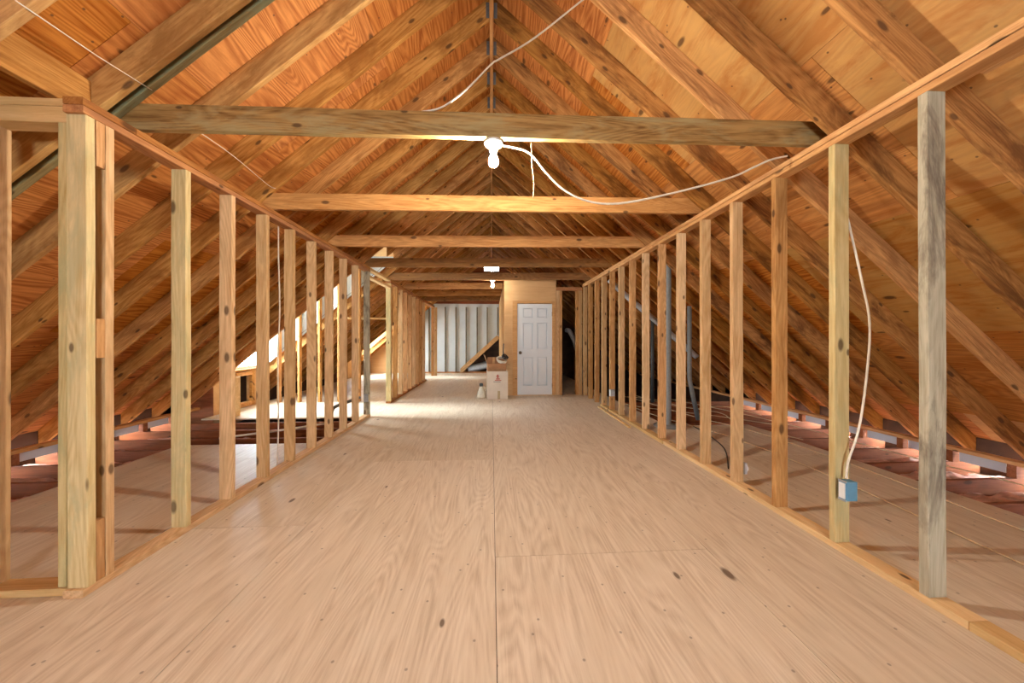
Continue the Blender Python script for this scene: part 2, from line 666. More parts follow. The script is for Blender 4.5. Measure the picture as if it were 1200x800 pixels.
# ------------------------------------------------------------------ structure: gable walls
rp = lambda x: rtop(x) + 0.0
bw = 1.0
win = (-0.6, 0.6, 1.0, 2.0)
g = bmesh.new()
# gable behind the camera, in four pieces round its window
bk = []
bk.append([(-5.05, YB, -0.25), (win[0], YB, -0.25), (win[0], YB, rp(win[0])), (-5.05, YB, rp(5.05))])
bk.append([(win[1], YB, -0.25), (5.05, YB, -0.25), (5.05, YB, rp(5.05)), (win[1], YB, rp(win[1]))])
bk.append([(win[0], YB, -0.25), (win[1], YB, -0.25), (win[1], YB, win[2]), (win[0], YB, win[2])])
bk.append([(win[0], YB, win[3]), (win[1], YB, win[3]), (win[1], YB, rp(win[1])), (0, YB, rp(0)), (win[0], YB, rp(win[0]))])


def multi_panel(name, polys, n, thick, mat):
    bm = bmesh.new()
    for pts in polys:
        a = [bm.verts.new(p) for p in pts]
        fc = bm.faces.new(a)
        r = bmesh.ops.extrude_face_region(bm, geom=[fc])
        vv = [q for q in r['geom'] if isinstance(q, bmesh.types.BMVert)]
        bmesh.ops.translate(bm, verts=vv, vec=Vector(n) * thick)
    bmesh.ops.recalc_face_normals(bm, faces=bm.faces[:])
    me = bpy.data.meshes.new(name)
    bm.to_mesh(me)
    bm.free()
    return link(name, me, mat)


g.free()
tag(multi_panel('wall_front', bk, (0, -1, 0), 0.05, M['ply']), kind='structure')


def window(name, axis, pos, a0, a1, z0, z1, mull=1, rails=1):
    """framed window with one pane; axis 'x': wall plane X=pos spanning Y a0..a1; axis 'y': wall plane Y=pos spanning X"""
    t = 0.045
    root = empty(name, (pos, (a0 + a1) / 2, z0) if axis == 'x' else ((a0 + a1) / 2, pos, z0))
    tag(root, kind='structure')
    fr = []
    fr += [(a0, a0 + t, z0, z1), (a1 - t, a1, z0, z1), (a0 + t, a1 - t, z0, z0 + t), (a0 + t, a1 - t, z1 - t, z1)]
    for k in range(mull):
        c = a0 + (a1 - a0) * (k + 1) / (mull + 1)
        fr.append((c - 0.012, c + 0.012, z0 + t, z1 - t))
    for k in range(rails):
        c = z0 + (z1 - z0) * (k + 1) / (rails + 1)
        fr.append((a0 + t, a1 - t, c - 0.015, c + 0.015))
    cx, cy, cz = root.location
    L, P_ = [], []
    for (p, q, r, s) in fr:
        if axis == 'x':
            L.append((-0.03, 0.03, p - cy, q - cy, r - cz, s - cz))
        else:
            L.append((p - cx, q - cx, -0.03, 0.03, r - cz, s - cz))
    boxes('window_frame', L, M['frame_white'], root, 0.003)
    if axis == 'x':
        b = (-0.003, 0.003, a0 - cy + t, a1 - cy - t, t, z1 - cz - t)
    else:
        b = (a0 - cx + t, a1 - cx - t, -0.003, 0.003, t, z1 - cz - t)
    boxes('window_pane', [b], M['glass'], root)
    return root


window('window_3', 'y', YB - 0.03, win[0], win[1], win[2], win[3], 2, 1)
portal((0, YB - 0.12, (win[2] + win[3]) / 2), (math.radians(90), 0, 0), 1.2, 1.0)

# far gable: pale foam board over studs, with the sloping opening and the louvred vent near the peak
vz0, vz1, vw = 3.68, 3.90, 0.29
ZS = 2.5
fg = [
    [(-2.4, YE, -0.25), (-1.12, YE, -0.25), (-1.12, YE, ZS), (-2.27, YE, ZS), (-2.4, YE, rp(2.4))],
    [(-1.12, YE, 0.03), (0.35, YE, 1.36), (0.35, YE, ZS), (-1.12, YE, ZS)],
    [(0.35, YE, 1.36), (1.61, YE, ZS), (0.35, YE, ZS)],
]
tag(multi_panel('wall_back', fg, (0, 1, 0), 0.04, M['foam']), 'pale foam-board gable wall at the far end', kind='structure')
xv = (rp(0) - vz0) / PITCH
fu = [
    [(-2.27, YE, ZS), (2.27, YE, ZS), (xv, YE, vz0), (-xv, YE, vz0)],
    [(-xv, YE, vz0), (-vw, YE, vz0), (-vw, YE, rp(vw))],
    [(vw, YE, vz0), (xv, YE, vz0), (vw, YE, rp(vw))],
    [(-vw, YE, vz1), (vw, YE, vz1), (vw, YE, rp(vw)), (0, YE, rp(0)), (-vw, YE, rp(vw))],
]
tag(multi_panel('wall_gable', fu, (0, 1, 0), 0.04, M['joist']), 'dark wood gable boarding round the vent', kind='structure')
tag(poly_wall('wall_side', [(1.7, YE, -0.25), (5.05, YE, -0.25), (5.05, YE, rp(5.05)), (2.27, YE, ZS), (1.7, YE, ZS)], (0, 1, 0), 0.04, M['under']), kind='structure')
tag(poly_wall('wall_side', [(-5.05, YE, -0.25), (-2.4, YE, -0.25), (-2.4, YE, rp(2.4)), (-5.05, YE, rp(5.05))], (0, 1, 0), 0.04, M['ply']), kind='structure')
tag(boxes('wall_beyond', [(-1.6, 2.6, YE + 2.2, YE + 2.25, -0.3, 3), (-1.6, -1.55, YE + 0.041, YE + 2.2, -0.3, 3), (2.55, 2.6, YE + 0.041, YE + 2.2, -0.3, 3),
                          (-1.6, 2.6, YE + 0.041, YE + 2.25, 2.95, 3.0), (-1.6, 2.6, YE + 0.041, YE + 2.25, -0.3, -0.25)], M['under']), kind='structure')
# outer low walls under the eaves and the knee walls closing the sides
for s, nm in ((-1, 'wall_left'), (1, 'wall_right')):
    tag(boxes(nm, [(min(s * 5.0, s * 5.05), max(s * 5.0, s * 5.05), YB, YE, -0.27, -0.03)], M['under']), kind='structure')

vent = empty('gable_vent', (0, YE, vz0))
tag(vent, 'white louvred gable vent high at the far end of the roof', 'vent')
boxes('vent_frame', [(-vw, -vw + 0.03, -0.03, 0.03, 0, vz1 - vz0), (vw - 0.03, vw, -0.03, 0.03, 0, vz1 - vz0), (-vw, vw, -0.03, 0.03, 0, 0.025),
                     (-vw, vw, -0.03, 0.03, vz1 - vz0 - 0.025, vz1 - vz0)], M['frame_white'], vent)
sl = boxes('louvre', [(-vw + 0.03, vw - 0.03, -0.025, 0.025, 0.07 * k + 0.045, 0.07 * k + 0.055) for k in range(3)], M['frame_white'], vent)

# ------------------------------------------------------------------ structure: dormers
DH = 2.84
HATCH = (6.25, 6.56, 0.08, 0.56)


def dormer(d, wn, wz0, wz1, wy0, wy1, hatch=None, cheek='foam'):
    y0, y1 = d
    # cheek panels above the roof slope
    for y, nrm, nm in ((y0, -1, 'wall_dormer'), (y1, 1, 'wall_dormer')):
        p = [(DX, y, rtop(DX) - 0.02), (-1.86, y, rtop(1.86) - 0.02), (-1.86, y, DH), (DX, y, DH)]
        tag(poly_wall(nm, p, (0, nrm, 0), 0.03, M[cheek]), 'pale foam-board dormer cheek', kind='structure')
    for y in (y0 - 0.006, y1 + 0.001):
        tag(boxes('wall_dormer', [(-5.0, DX, y, y + 0.005, -0.27, rtop(DX) - 0.03)], M['joist']), kind='structure')
    fw = []
    low = [(y0, y1, -0.25, wz0)]
    if hatch:
        h0, h1, h2, h3 = hatch
        low = [(y0, h0, -0.25, wz0), (h1, y1, -0.25, wz0), (h0, h1, -0.25, h2), (h0, h1, h3, wz0)]
    for (a, b, c, e) in low + [(y0, y1, wz1, DH), (y0, wy0, wz0, wz1), (wy1, y1, wz0, wz1)]:
        fw.append((DX - 0.05, DX, a, b, c, e))
    tag(boxes('wall_dormer', fw, M['ply']), 'plywood dormer front wall under its window', kind='structure')
    tag(boxes('ceiling_dormer', [(DX - 0.05, -1.86, y0 - 0.03, y1 + 0.03, DH, DH + 0.03)], M['ply']), kind='structure')
    window(wn, 'x', DX - 0.02, wy0, wy1, wz0, wz1, 1, 1)
    portal((DX - 0.1, (wy0 + wy1) / 2, (wz0 + wz1) / 2), (0, math.radians(-90), 0), wz1 - wz0, wy1 - wy0)


dormer(D1, 'window_1', 0.68, 2.35, 5.80, 6.80, HATCH)
dormer(D2, 'window_2', 0.55, 2.2, 10.95, 11.8, cheek='ply')
# dark eave space behind the little hatch
hb = HATCH
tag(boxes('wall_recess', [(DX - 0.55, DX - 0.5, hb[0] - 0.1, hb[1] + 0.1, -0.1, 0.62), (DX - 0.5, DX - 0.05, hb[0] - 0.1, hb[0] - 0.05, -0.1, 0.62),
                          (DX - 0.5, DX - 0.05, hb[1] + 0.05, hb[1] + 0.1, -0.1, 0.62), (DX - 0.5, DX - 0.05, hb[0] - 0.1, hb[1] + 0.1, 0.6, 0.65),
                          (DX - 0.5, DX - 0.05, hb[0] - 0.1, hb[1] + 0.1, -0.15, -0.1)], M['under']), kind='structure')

# ------------------------------------------------------------------ eaves: closing strips, plates, soffit baffles
RY = [R0 + RS * k for k in range(27)]
for s in (-1, 1):
    L = [(min(s * 4.958, s * 4.972), max(s * 4.958, s * 4.972), YB, 5.72 if s < 0 else YE, 0.03, 0.205)]
    tail = [(4.85, YE)] if s > 0 else [(5.30, 5.74), (6.86, 10.85), (11.9, YE)]
    if s > 0:
        tail = [(RY[11] + 0.03, YE)]
    for (a, b) in tail:
        L.append((min(s * 4.958, s * 4.972), max(s * 4.958, s * 4.972), a, b, -0.25, 0.205))
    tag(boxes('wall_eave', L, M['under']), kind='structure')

SIDE = {1: 'pipe-side', -1: 'dormer-side'}
for s in (1, -1):
    segs = [(0.6, 10.4)] if s > 0 else [(0.6, 5.70)]
    for (a, b) in segs:
        o = lumber('eave_plate', (s * 4.66, a, 0.112), (s * 4.66, b, 0.112), 0.089, 0.036, M['plate'])
        tag(o, f'long board along the foot of the rafters on the {SIDE[s]} roof slope', 'board', 'boards along the eaves')
for s in (1, -1):
    kk = range(1, 12) if s > 0 else range(1, 10)
    for i, k in enumerate(kk):
        y = RY[k] - ST / 2
        o = boxes('eave_block', [(s * 4.66 - 0.04, s * 4.66 + 0.04, y - 0.03, y + 0.03, -0.02, 0.093)], M['joist'], bevel=0.003)
        tag(o, f'small wood block under the {SIDE[s]} eave board beside the {ORD[k]} rafter', 'block', f'blocks under the {SIDE[s]} eave board')
        if k < (11 if s > 0 else 9):
            o = boxes('soffit_baffle', [(s * 4.66 - 0.006, s * 4.66 + 0.006, y + 0.055, y + RS - 0.055, 0.0, 0.092)], M['baffle'], bevel=0.002)
            tag(o, f'pale daylit foam baffle under the {SIDE[s]} eave board after the {ORD[k]} rafter', 'baffle', f'foam baffles along the {SIDE[s]} eave')

# ------------------------------------------------------------------ rafters
TAN = PITCH


def rafter(s, y, x0, x1, mat, name='rafter'):
    """from the foot at |x|=x1 up to |x|=x0"""
    zc = lambda x: RB + RV / 2 - PITCH * x
    o = lumber(name, (s * x1, y, zc(x1)), (s * x0, y, zc(x0)), ST, RV * ca, mat, sh0=TAN, sh1=TAN)
    return o


rr = random.Random(11)
for s in (1, -1):
    for k, y in enumerate(RY):
        cut = s < 0 and any(d[0] - 0.03 < y < d[1] + 0.03 for d in (D1, D2))
        mat = M['rafter_dark_shaded'] if (rr.random() < 0.75 and s > 0) else (M['rafter_tan'] if (s < 0 and (k < 3 or rr.random() < 0.25)) else M['rafter'])
        o = rafter(s, y + ST / 2, 0.0195, 1.84 if cut else 4.95, mat)
        extra = ' cut short above a dormer' if cut else ''
        tag(o, f'{ORD[k]} rafter from the near end on the {SIDE[s]} roof slope{extra}', 'rafter', f'rafters of the {SIDE[s]} slope')
        if 2 < k < 11:
            x0, x1 = sorted((s * 0.021, s * 0.052))
            h = boxes('metal_hanger', [(x0, x1, y - 0.0035, y - 0.0012, RB - 0.015, RB + 0.13)], M['strap'])
            h.parent = o
            h.matrix_parent_inverse = o.matrix_world.inverted()
o = rafter(-1, RY[1] + ST + 0.026 + ST / 2, 0.0195, 4.9, M['rafter_green'], 'sister_rafter')
tag(o, 'green-stained sister rafter doubled beside the second dormer-side rafter', 'rafter')
# ridge
o = lumber('ridge_board', (0, 0.4, RB + 0.07), (0, 12.45, RB + 0.07), 0.036, 0.235, M['beam'])
tag(o, 'long ridge board along the peak of the attic roof', 'ridge board')
# blocking between the first two rafters beside the corner of the dormer-side wall
def slope_block(name, x, y0, y1, dep, mat, label):
    z = RB + 0.09 - PITCH * x
    o = lumber(name, (-x, y0, z), (-x, y1, z), ST, dep, mat, up=(-PITCH * ca, 0, ca))
    tag(o, label, 'block')


o = lumber('rafter_block', (-2.15, RY[0] + ST + 0.002, 2.492), (-2.15, RY[1] - 0.002, 2.492), ST, 0.185, M['rafter'])
tag(o, 'knotty orange blocking board between two rafters above the wall corner', 'block')
slope_block('rafter_block', 1.22, RY[0] + ST + 0.002, RY[1] - 0.002, 0.14, M['rafter_dark_shaded'], 'olive blocking board high between the first two dormer-side rafters')
# scrap brace across two rafters beyond the dormer
o = lumber('tie_strip', (-3.12, 7.0, 1.625), (-2.05, 7.0, 1.625), 0.02, 0.04, M['plate_pale'])
o.location.y = 6.944
tag(o, 'thin pale strip nailed across a rafter beyond the dormer', 'strip')

# ------------------------------------------------------------------ collar ties
TIE = [1, 4, 7, 10, 13, 16, 19, 22]
tie_mat = ['beam_dark', 'beam', 'beam', 'beam_brown', 'beam_brown', 'beam', 'beam', 'beam_brown']
tie_txt = ['olive weathered tie beam carrying the bright bulb', 'orange tie beam just beyond the bright bulb', 'third tie beam from the near end, brown with a knot',
           'fourth tie beam from the near end, dark brown', 'fifth tie beam from the near end, dark and holding the far bulb',
           'sixth tie beam from the near end, ending at the closet', 'seventh tie beam from the near end, stopping at the closet side',
           'last tie beam in front of the pale gable wall']
for i, k in enumerate(TIE):
    y = RY[k] + ST + 0.002 + ST / 2 + (0.066 if i == 0 else 0)
    if i == 0:
        y = RY[k] + ST + 0.026 + ST + 0.002 + ST / 2
    xr = 2.20 if i < 5 else 0.262
    zc = lambda x: 2.425 + 0.0125 * x + 0.074
    o = lumber('tie_beam', (-2.20, y, zc(-2.20)), (xr, y, zc(xr)), ST, 0.148, M[tie_mat[i]], sh0=1 / PITCH, sh1=-1 / PITCH if i < 5 else 0.0, jit=0.002)
    tag(o, tie_txt[i], 'beam', 'tie beams across the attic')
YT1 = RY[1] + ST + 0.026 + ST + 0.002 + ST / 2
YT5 = RY[13] + ST + 0.002 + ST / 2

# ------------------------------------------------------------------ pipe-side stud wall (XR)
zb, zt = ST, HR - 2 * ST
SR = [1.434 + 0.4173 * k for k in range(15)]
rmat = ['stud_grey', 'stud_pale', 'stud_red', 'stud', 'stud', 'stud', 'stud_red', 'stud', 'stud_red', 'stud', 'stud_red', 'stud', 'stud_dark', 'stud_red', 'stud']
rmat[12] = 'stud_red'
rtxt = ['with weathered grey-green face', 'pale, carrying the blue outlet box', 'reddish edge and brown face', 'tan, white cap near its foot',
        'tan and knotty', 'tan, before the grey vent pipe', 'tan, against the grey vent pipe', 'tan, just past the vent pipe', 'reddish brown',
        'tan and slim', 'brown, holding the small metal box', 'brown', 'dark reddish', 'reddish', 'last before the dark opening']
XC = XR + SD / 2
for k, y in enumerate(SR):
    y0 = y + rr.uniform(-0.004, 0.004)
    z0 = zb if y < 6.1 else 0.0
    z0 += 0.0005
    o = lumber('stud', (XC, y0 + ST / 2, z0), (XC + rr.uniform(-0.004, 0.004), y0 + ST / 2 + rr.uniform(-0.004, 0.004), zt), ST, SD, M[rmat[k]], up=(1, 0, 0), jit=0.0018)
    tag(o, f'{ORD[k]} stud from the near end of the pipe-side wall, {rtxt[k]}', 'stud', 'studs of the pipe-side wall', 'thing')
for (a, b, z, mt, txt) in ((-1.2, 2.9, HR - ST / 2, 'plate', 'upper board of the pipe-side top plate, near length'),
                           (2.902, 7.33, HR - ST / 2, 'plate', 'upper board of the pipe-side top plate, far length'),
                           (-1.2, 4.1, HR - ST * 1.5 - 0.001, 'plate', 'lower board of the pipe-side top plate, near length'),
                           (4.102, 7.33, HR - ST * 1.5, 'plate', 'lower board of the pipe-side top plate, far length')):
    o = lumber('top_plate', (XC, a, z), (XC, b, z), SD, ST - 0.003, M[mt])
    tag(o, txt, 'plate', None, 'thing')
for (a, b, dx, mt, txt) in ((-1.2, 1.30, 0, 'plate_pale', 'yellow bottom plate at the near end of the pipe-side wall'),
                            (1.303, 3.83, 0.0, 'plate_pale', 'yellow-edged bottom plate under the near pipe-side studs'),
                            (3.835, 6.09, -0.012, 'plate_pale', 'pale bottom plate under the pipe-side studs beside the vent pipe')):
    o = lumber('bottom_plate', (XC + dx, a, ST / 2), (XC + dx, b, ST / 2), SD + (0.004 if dx == 0 else 0), ST - 0.001, M[mt])
    tag(o, txt, 'plate', None, 'thing')
o = lumber('loose_strip', (XR - 0.10, 4.55, 0.011), (XR - 0.075, 5.98, 0.011), 0.03, 0.02, M['plate_pale'])
tag(o, 'loose thin wood strip lying along the pipe-side bottom plate', 'strip')
o = lumber('cleat', (XR + SD + 0.021, -1.2, HR - 0.055), (XR + SD + 0.021, 1.33, HR - 0.055), 0.036, 0.038, M['plate'])
tag(o, 'orange cleat board on the outer side of the pipe-side top plate', 'board')

# ------------------------------------------------------------------ dormer-side stud wall (XL)
zt = HL - 2 * ST
XC2 = XL - SD / 2
SLn = [2.25, 2.624, 3.022, 3.41, 3.808, 4.204, 4.599, 5.0, 5.455]
lmat = ['stud_pale', 'stud', 'stud', 'stud', 'stud', 'stud', 'stud', 'stud', 'stud_grey']
ltxt = ['pale, next after the corner post', 'tan, second after the corner post', 'tan, third after the corner post', 'tan and knotty, beside the hanging cable',
        'tan, fifth after the corner post', 'tan, just before the dark bent conduit', 'slim tan, seventh after the corner post', 'slim tan, eighth after the corner post',
        'grey topped, ending at the doorway gap']


def stud_l(y, z0, z1, mat, x=XC2):
    return lumber('stud', (x, y + ST / 2, z0), (x + rr.uniform(-0.004, 0.004), y + ST / 2 + rr.uniform(-0.004, 0.004), z1), ST, SD, M[mat], up=(1, 0, 0), jit=0.0018)


for y, mt, tx in zip(SLn, lmat, ltxt):
    tag(stud_l(y, ST, zt, mt), f'stud of the dormer-side wall, {tx}', 'stud', 'studs of the dormer-side wall', 'thing')
# corner post: stud, three spacer blocks, stud, and the weathered stud behind them
tag(stud_l(1.729, ST, zt, 'stud_pale'), 'pale greenish stud at the corner of the dormer-side wall', 'stud', None, 'thing')
tag(stud_l(1.8085, ST, zt, 'stud'), 'orange-edged second stud of the dormer-side corner post', 'stud', None, 'thing')
for (a, b, tx) in ((2.05, zt - 0.001, 'top spacer block inside the corner post'), (1.12, 1.31, 'middle spacer block inside the corner post'), (0.04, 0.33, 'bottom spacer block inside the corner post')):
    o = lumber('spacer_block', (XL - 0.03, 1.788, a), (XL - 0.03, 1.788, b), 0.056, 0.037, M['stud_red'], up=(0, 1, 0))
    tag(o, tx, 'block', None, 'thing')
o = lumber('stud', (XL - 0.076, 1.788, ST), (XL - 0.076, 1.788, zt), 0.026, 0.037, M['stud_dark'], up=(0, 1, 0))
tag(o, 'dark weathered strip of stud showing inside the corner post', 'stud', None, 'thing')
# short cross wall at the corner
o = lumber('stud', (XL - SD - 0.0245, 1.73 + SD / 2, 0.045), (XL - SD - 0.0245, 1.73 + SD / 2, HL - 0.115), 0.037, SD, M['stud_pale'], up=(0, 1, 0))
tag(o, 'narrow pale stud of the cross wall against the corner post', 'stud', None, 'thing')
o = lumber('stud', (-2.372, 1.73 + SD / 2, ST), (-2.366, 1.73 + SD / 2, HL - 0.115), 0.037, SD, M['stud'], up=(0, 1, 0))
tag(o, 'orange stud of the cross wall at the edge of view', 'stud', None, 'thing')
for (z, d, mt, tx, x1) in ((ST / 2, ST - 0.001, 'plate_pale', 'pale bottom plate of the short cross wall', XL - SD - 0.001),
                           (HL - ST / 2, ST - 0.001, 'plate_pale', 'top board of the cross wall plate', XL - SD - 0.001),
                           (HL - ST - 0.038, 0.074, 'plate_pale', 'rough round-edged pale header of the cross wall', XL - SD - 0.001)):
    o = lumber('cross_plate', (-2.43, 1.73 + SD / 2, z), (x1, 1.73 + SD / 2, z), SD, d, M[mt], jit=0.003)
    tag(o, tx, 'plate', None, 'thing')
for (a, b, z, mt, txt) in ((1.712, 1.95, HL - ST / 2, 'plate_red', 'short upper plate piece over the corner post'),
                           (1.953, 5.50, HL - ST / 2, 'plate_red', 'red-brown upper top plate of the near dormer-side wall'),
                           (1.712, 5.50, HL - ST * 1.5, 'plate_red', 'red-brown lower top plate of the near dormer-side wall'),
                           (5.503, 6.57, HL - ST / 2, 'plate_pale', 'single thin plate bridging the doorway gap'),
                           (6.573, 11.6, HL - ST / 2, 'plate_red', 'upper top plate of the far dormer-side wall'),
                           (6.573, 11.6, HL - ST * 1.5, 'plate_red', 'lower top plate of the far dormer-side wall')):
    o = lumber('top_plate', (XC2, a, z), (XC2, b, z), SD, ST - 0.003, M[mt])
    tag(o, txt, 'plate', None, 'thing')
for (a, b, mt, txt) in ((1.712, 5.50, 'stud', 'bottom plate of the near dormer-side stud wall'), (6.58, 10.15, 'plate_red', 'bottom plate of the far dormer-side stud wall')):
    o = lumber('bottom_plate', (XC2, a, ST / 2), (XC2, b, ST / 2), SD, ST - 0.001, M[mt])
    tag(o, txt, 'plate', None, 'thing')
o = lumber('door_header', (XC2, 5.497, 2.20), (XC2, 6.59, 2.20), SD, ST, M['plate_pale'])
tag(o, 'pale flat header across the doorway gap in the dormer-side wall', 'header', None, 'thing')
FL = [6.594, 6.643] + [7.03 + 0.41 * k for k in range(8)]
for i, y in enumerate(FL):
    tag(stud_l(y, ST, zt, 'stud_pale' if i == 0 else ('stud_red' if i % 3 else 'stud')), f'{ORD[i]} stud of the far dormer-side wall beyond the doorway gap', 'stud',
        'studs of the far dormer-side wall', 'thing')
tag(stud_l(11.45, 0.0005, zt, 'stud_red'), 'reddish end post stud standing before the pale gable wall', 'stud', None, 'thing')
tag(stud_l(11.448, 0.0005, zt, 'stud', x=XL + SD / 2 + 0.008), 'tan stud doubled onto the far end post', 'stud', None, 'thing')

# ------------------------------------------------------------------ dormer framing
zs = lambda x: rtop(x)
for i, x in enumerate((-4.068, -3.692, -3.313, -2.95, -2.57)):
    o = lumber('dormer_stud', (x, D1[1] - SD / 2 - 0.002, 0.0), (x, D1[1] - SD / 2 - 0.002, DH - 0.002), ST, SD, M['plate'], up=(0, 1, 0))
    tag(o, f'{ORD[i]} bright-edged cheek stud counted inward from the dormer window', 'stud', 'dormer cheek studs', 'thing')
hx = DX + 0.02
hf = empty('hatch_frame', (hx, (hb[0] + hb[1]) / 2, hb[2]))
tag(hf, 'small wooden framed hatch in the wall under the dormer window', 'hatch frame')
cy = (hb[0] + hb[1]) / 2
HZ = hb[3] - hb[2]
for nm, b_ in (('jamb', (-0.019, 0.03, hb[0] - cy - 0.07, hb[0] - cy, -0.07, HZ + 0.07)), ('jamb', (-0.019, 0.03, hb[1] - cy, hb[1] - cy + 0.07, -0.07, HZ + 0.07)),
               ('head', (-0.019, 0.03, hb[0] - cy, hb[1] - cy, HZ, HZ + 0.07)), ('sill', (-0.019, 0.03, hb[0] - cy, hb[1] - cy, -0.07, 0.0))):
    boxes(nm, [b_], M['plate'], hf, 0.003)
o = boxes('window_stool', [(DX + 0.001, DX + 0.10, D1[0] + 0.01, D1[1] - SD - 0.005, 0.655, 0.68)], M['plate_red'], bevel=0.003)
tag(o, 'wooden sill board under the bright dormer window', 'sill', None, 'thing')
o = boxes('panel_offcut', [(-4.02, -3.995, 5.47, 5.69, 0.0, 0.62)], M['plate_pale'], bevel=0.003)
tag(o, 'pale board standing upright beside the dormer hatch', 'board')

# ------------------------------------------------------------------ joists and insulation
for k in range(1, 13):
    y = RY[k] - 0.021
    x0 = 3.0 if y < 4.6 else 2.09
    o = lumber('floor_joist', (x0, y, -0.117), (4.93, y, -0.117), ST, 0.19, M['joist'])
    tag(o, f'red-brown floor joist beside the foot of the {ORD[k]} pipe-side rafter', 'joist', 'pipe-side floor joists')
for k in range(1, 10):
    y = RY[k] - 0.021
    x0 = -3.0 if y < 4.05 else -2.0
    o = lumber('floor_joist', (-4.93, y, -0.117), (x0, y, -0.117), ST, 0.19, M['joist'])
    tag(o, f'red-brown floor joist beside the foot of the {ORD[k]} dormer-side rafter', 'joist', 'dormer-side floor joists')


def insulation(x0, x1, y0, y1, label):
    bm = bmesh.new()
    nx, ny = max(2, int((x1 - x0) / 0.045)), max(2, int((y1 - y0) / 0.045))
    V = []
    for j in range(ny + 1):
        for i in range(nx + 1):
            x = x0 + (x1 - x0) * i / nx
            y = y0 + (y1 - y0) * j / ny
            ph = ((y - R0 + 0.021 + RS / 2) / RS) % 1.0
            d = abs(ph - 0.5) * 2
            h = noise.noise(Vector((x * 4, y * 4, 1.3))) * 0.055 + noise.noise(Vector((x * 13, y * 13, 5.1))) * 0.028
            edge = max(0.0, 1 - d * 1.0)
            z = -0.108 + h * 1.1 - 0.04 * edge
            if d < 0.2:
                z = min(z, -0.13)
            V.append(bm.verts.new((x, y, z)))
    for j in range(ny):
        for i in range(nx):
            a = j * (nx + 1) + i
            f_ = bm.faces.new((V[a], V[a + 1], V[a + nx + 2], V[a + nx + 1]))
            f_.smooth = True
    me = bpy.data.meshes.new('insulation')
    bm.to_mesh(me)
    bm.free()
    o = link('insulation', me, M['batt'])
    tag(o, label, 'insulation', None, 'stuff')


insulation(3.3, 4.9, 0.6, 6.9, 'pink insulation between the joists on the pipe side')
insulation(-4.9, -3.2, 0.6, 5.6, 'pink insulation between the joists on the dormer side')

# ------------------------------------------------------------------ closet, door and opening at the end of the room
CY = 7.35
CX0, CX1 = 0.277, 1.40
DX0, DX1, DH0 = 0.558, 1.312, 1.98
tag(boxes('wall_closet', [(CX0, DX0 - 0.012, CY, CY + 0.018, 0, 2.50), (DX1 + 0.012, CX1, CY, CY + 0.018, 0, 2.50), (DX0 - 0.012, DX1 + 0.012, CY, CY + 0.018, DH0 + 0.012, 2.50)], M['ply']),
    'tan plywood closet front around the white door', kind='structure')
tag(boxes('wall_closet', [(CX0, CX0 + 0.02, CY + 0.02, YE - 0.005, 0, 2.499), (CX1 - 0.02, CX1, CY + 0.02, YE - 0.005, 0, 2.499)], M['ply']), kind='structure')
tag(boxes('ceiling_closet', [(CX0, CX1, CY + 0.02, YE - 0.005, 2.50, 2.52)], M['ply']), kind='structure')
tag(boxes('trim_1', [(DX0 - 0.105, DX0 - 0.002, CY - 0.02, CY - 0.001, 0, DH0 + 0.06), (DX1 + 0.002, DX1 + 0.065, CY - 0.02, CY - 0.001, 0, DH0 + 0.06),
                     (DX0 - 0.002, DX1 + 0.002, CY - 0.02, CY - 0.001, DH0 + 0.006, DH0 + 0.06)], M['trim'], bevel=0.003), 'orange wood casing of the white door', kind='structure')
dr = empty('door_1', (DX0, CY, 0.012))
tag(dr, 'white six-panel closet door', kind='structure')
W, H = DX1 - DX0, DH0 - 0.014
st_ = 0.115
mid = 0.095
pw = (W - 2 * st_ - mid) / 2
# (z0, z1) of the three rows of panels
rows = [(0.20, 0.82), (0.99, 1.55), (1.66, 1.87)]
L = [(0, W, 0.040, 0.055, 0, H)]
L += [(0, st_, -0.006, 0.040, 0, H), (W - st_, W, -0.006, 0.040, 0, H), (st_ + pw, st_ + pw + mid, -0.006, 0.040, 0, H)]
zz = [0.0] + [v for r in rows for v in r] + [H]
for i in range(0, len(zz), 2):
    for x0 in (st_, st_ + pw + mid):
        L.append((x0, x0 + pw, -0.006, 0.040, zz[i], zz[i + 1]))
for (a, b) in rows:
    for x0 in (st_, st_ + pw + mid):
        L.append((x0 + 0.022, x0 + pw - 0.022, -0.002, 0.040, a + 0.022, b - 0.022))
boxes('door_leaf', L, M['door'], dr)
kn = lathe('door_knob', [(0.0, 0.0), (0.034, 0.0), (0.034, 0.006), (0.013, 0.010), (0.013, 0.032), (0.027, 0.042), (0.031, 0.055), (0.025, 0.066), (0, 0.069)], M['brass'], dr, 20)
kn.rotation_euler = (math.radians(90), 0, 0)
kn.location = (0.06, -0.006, 0.91)
for z in (0.2, 1.0, 1.75):
    boxes('hinge', [(W - 0.004, W + 0.010, -0.014, -0.0065, z - 0.045, z + 0.045)], M['brass'], dr, 0.001)
tag(boxes('door_sill', [(DX0 - 0.05, DX1 + 0.03, CY - 0.03, CY + 0.01, 0, 0.011)], M['plate_pale']), kind='structure')

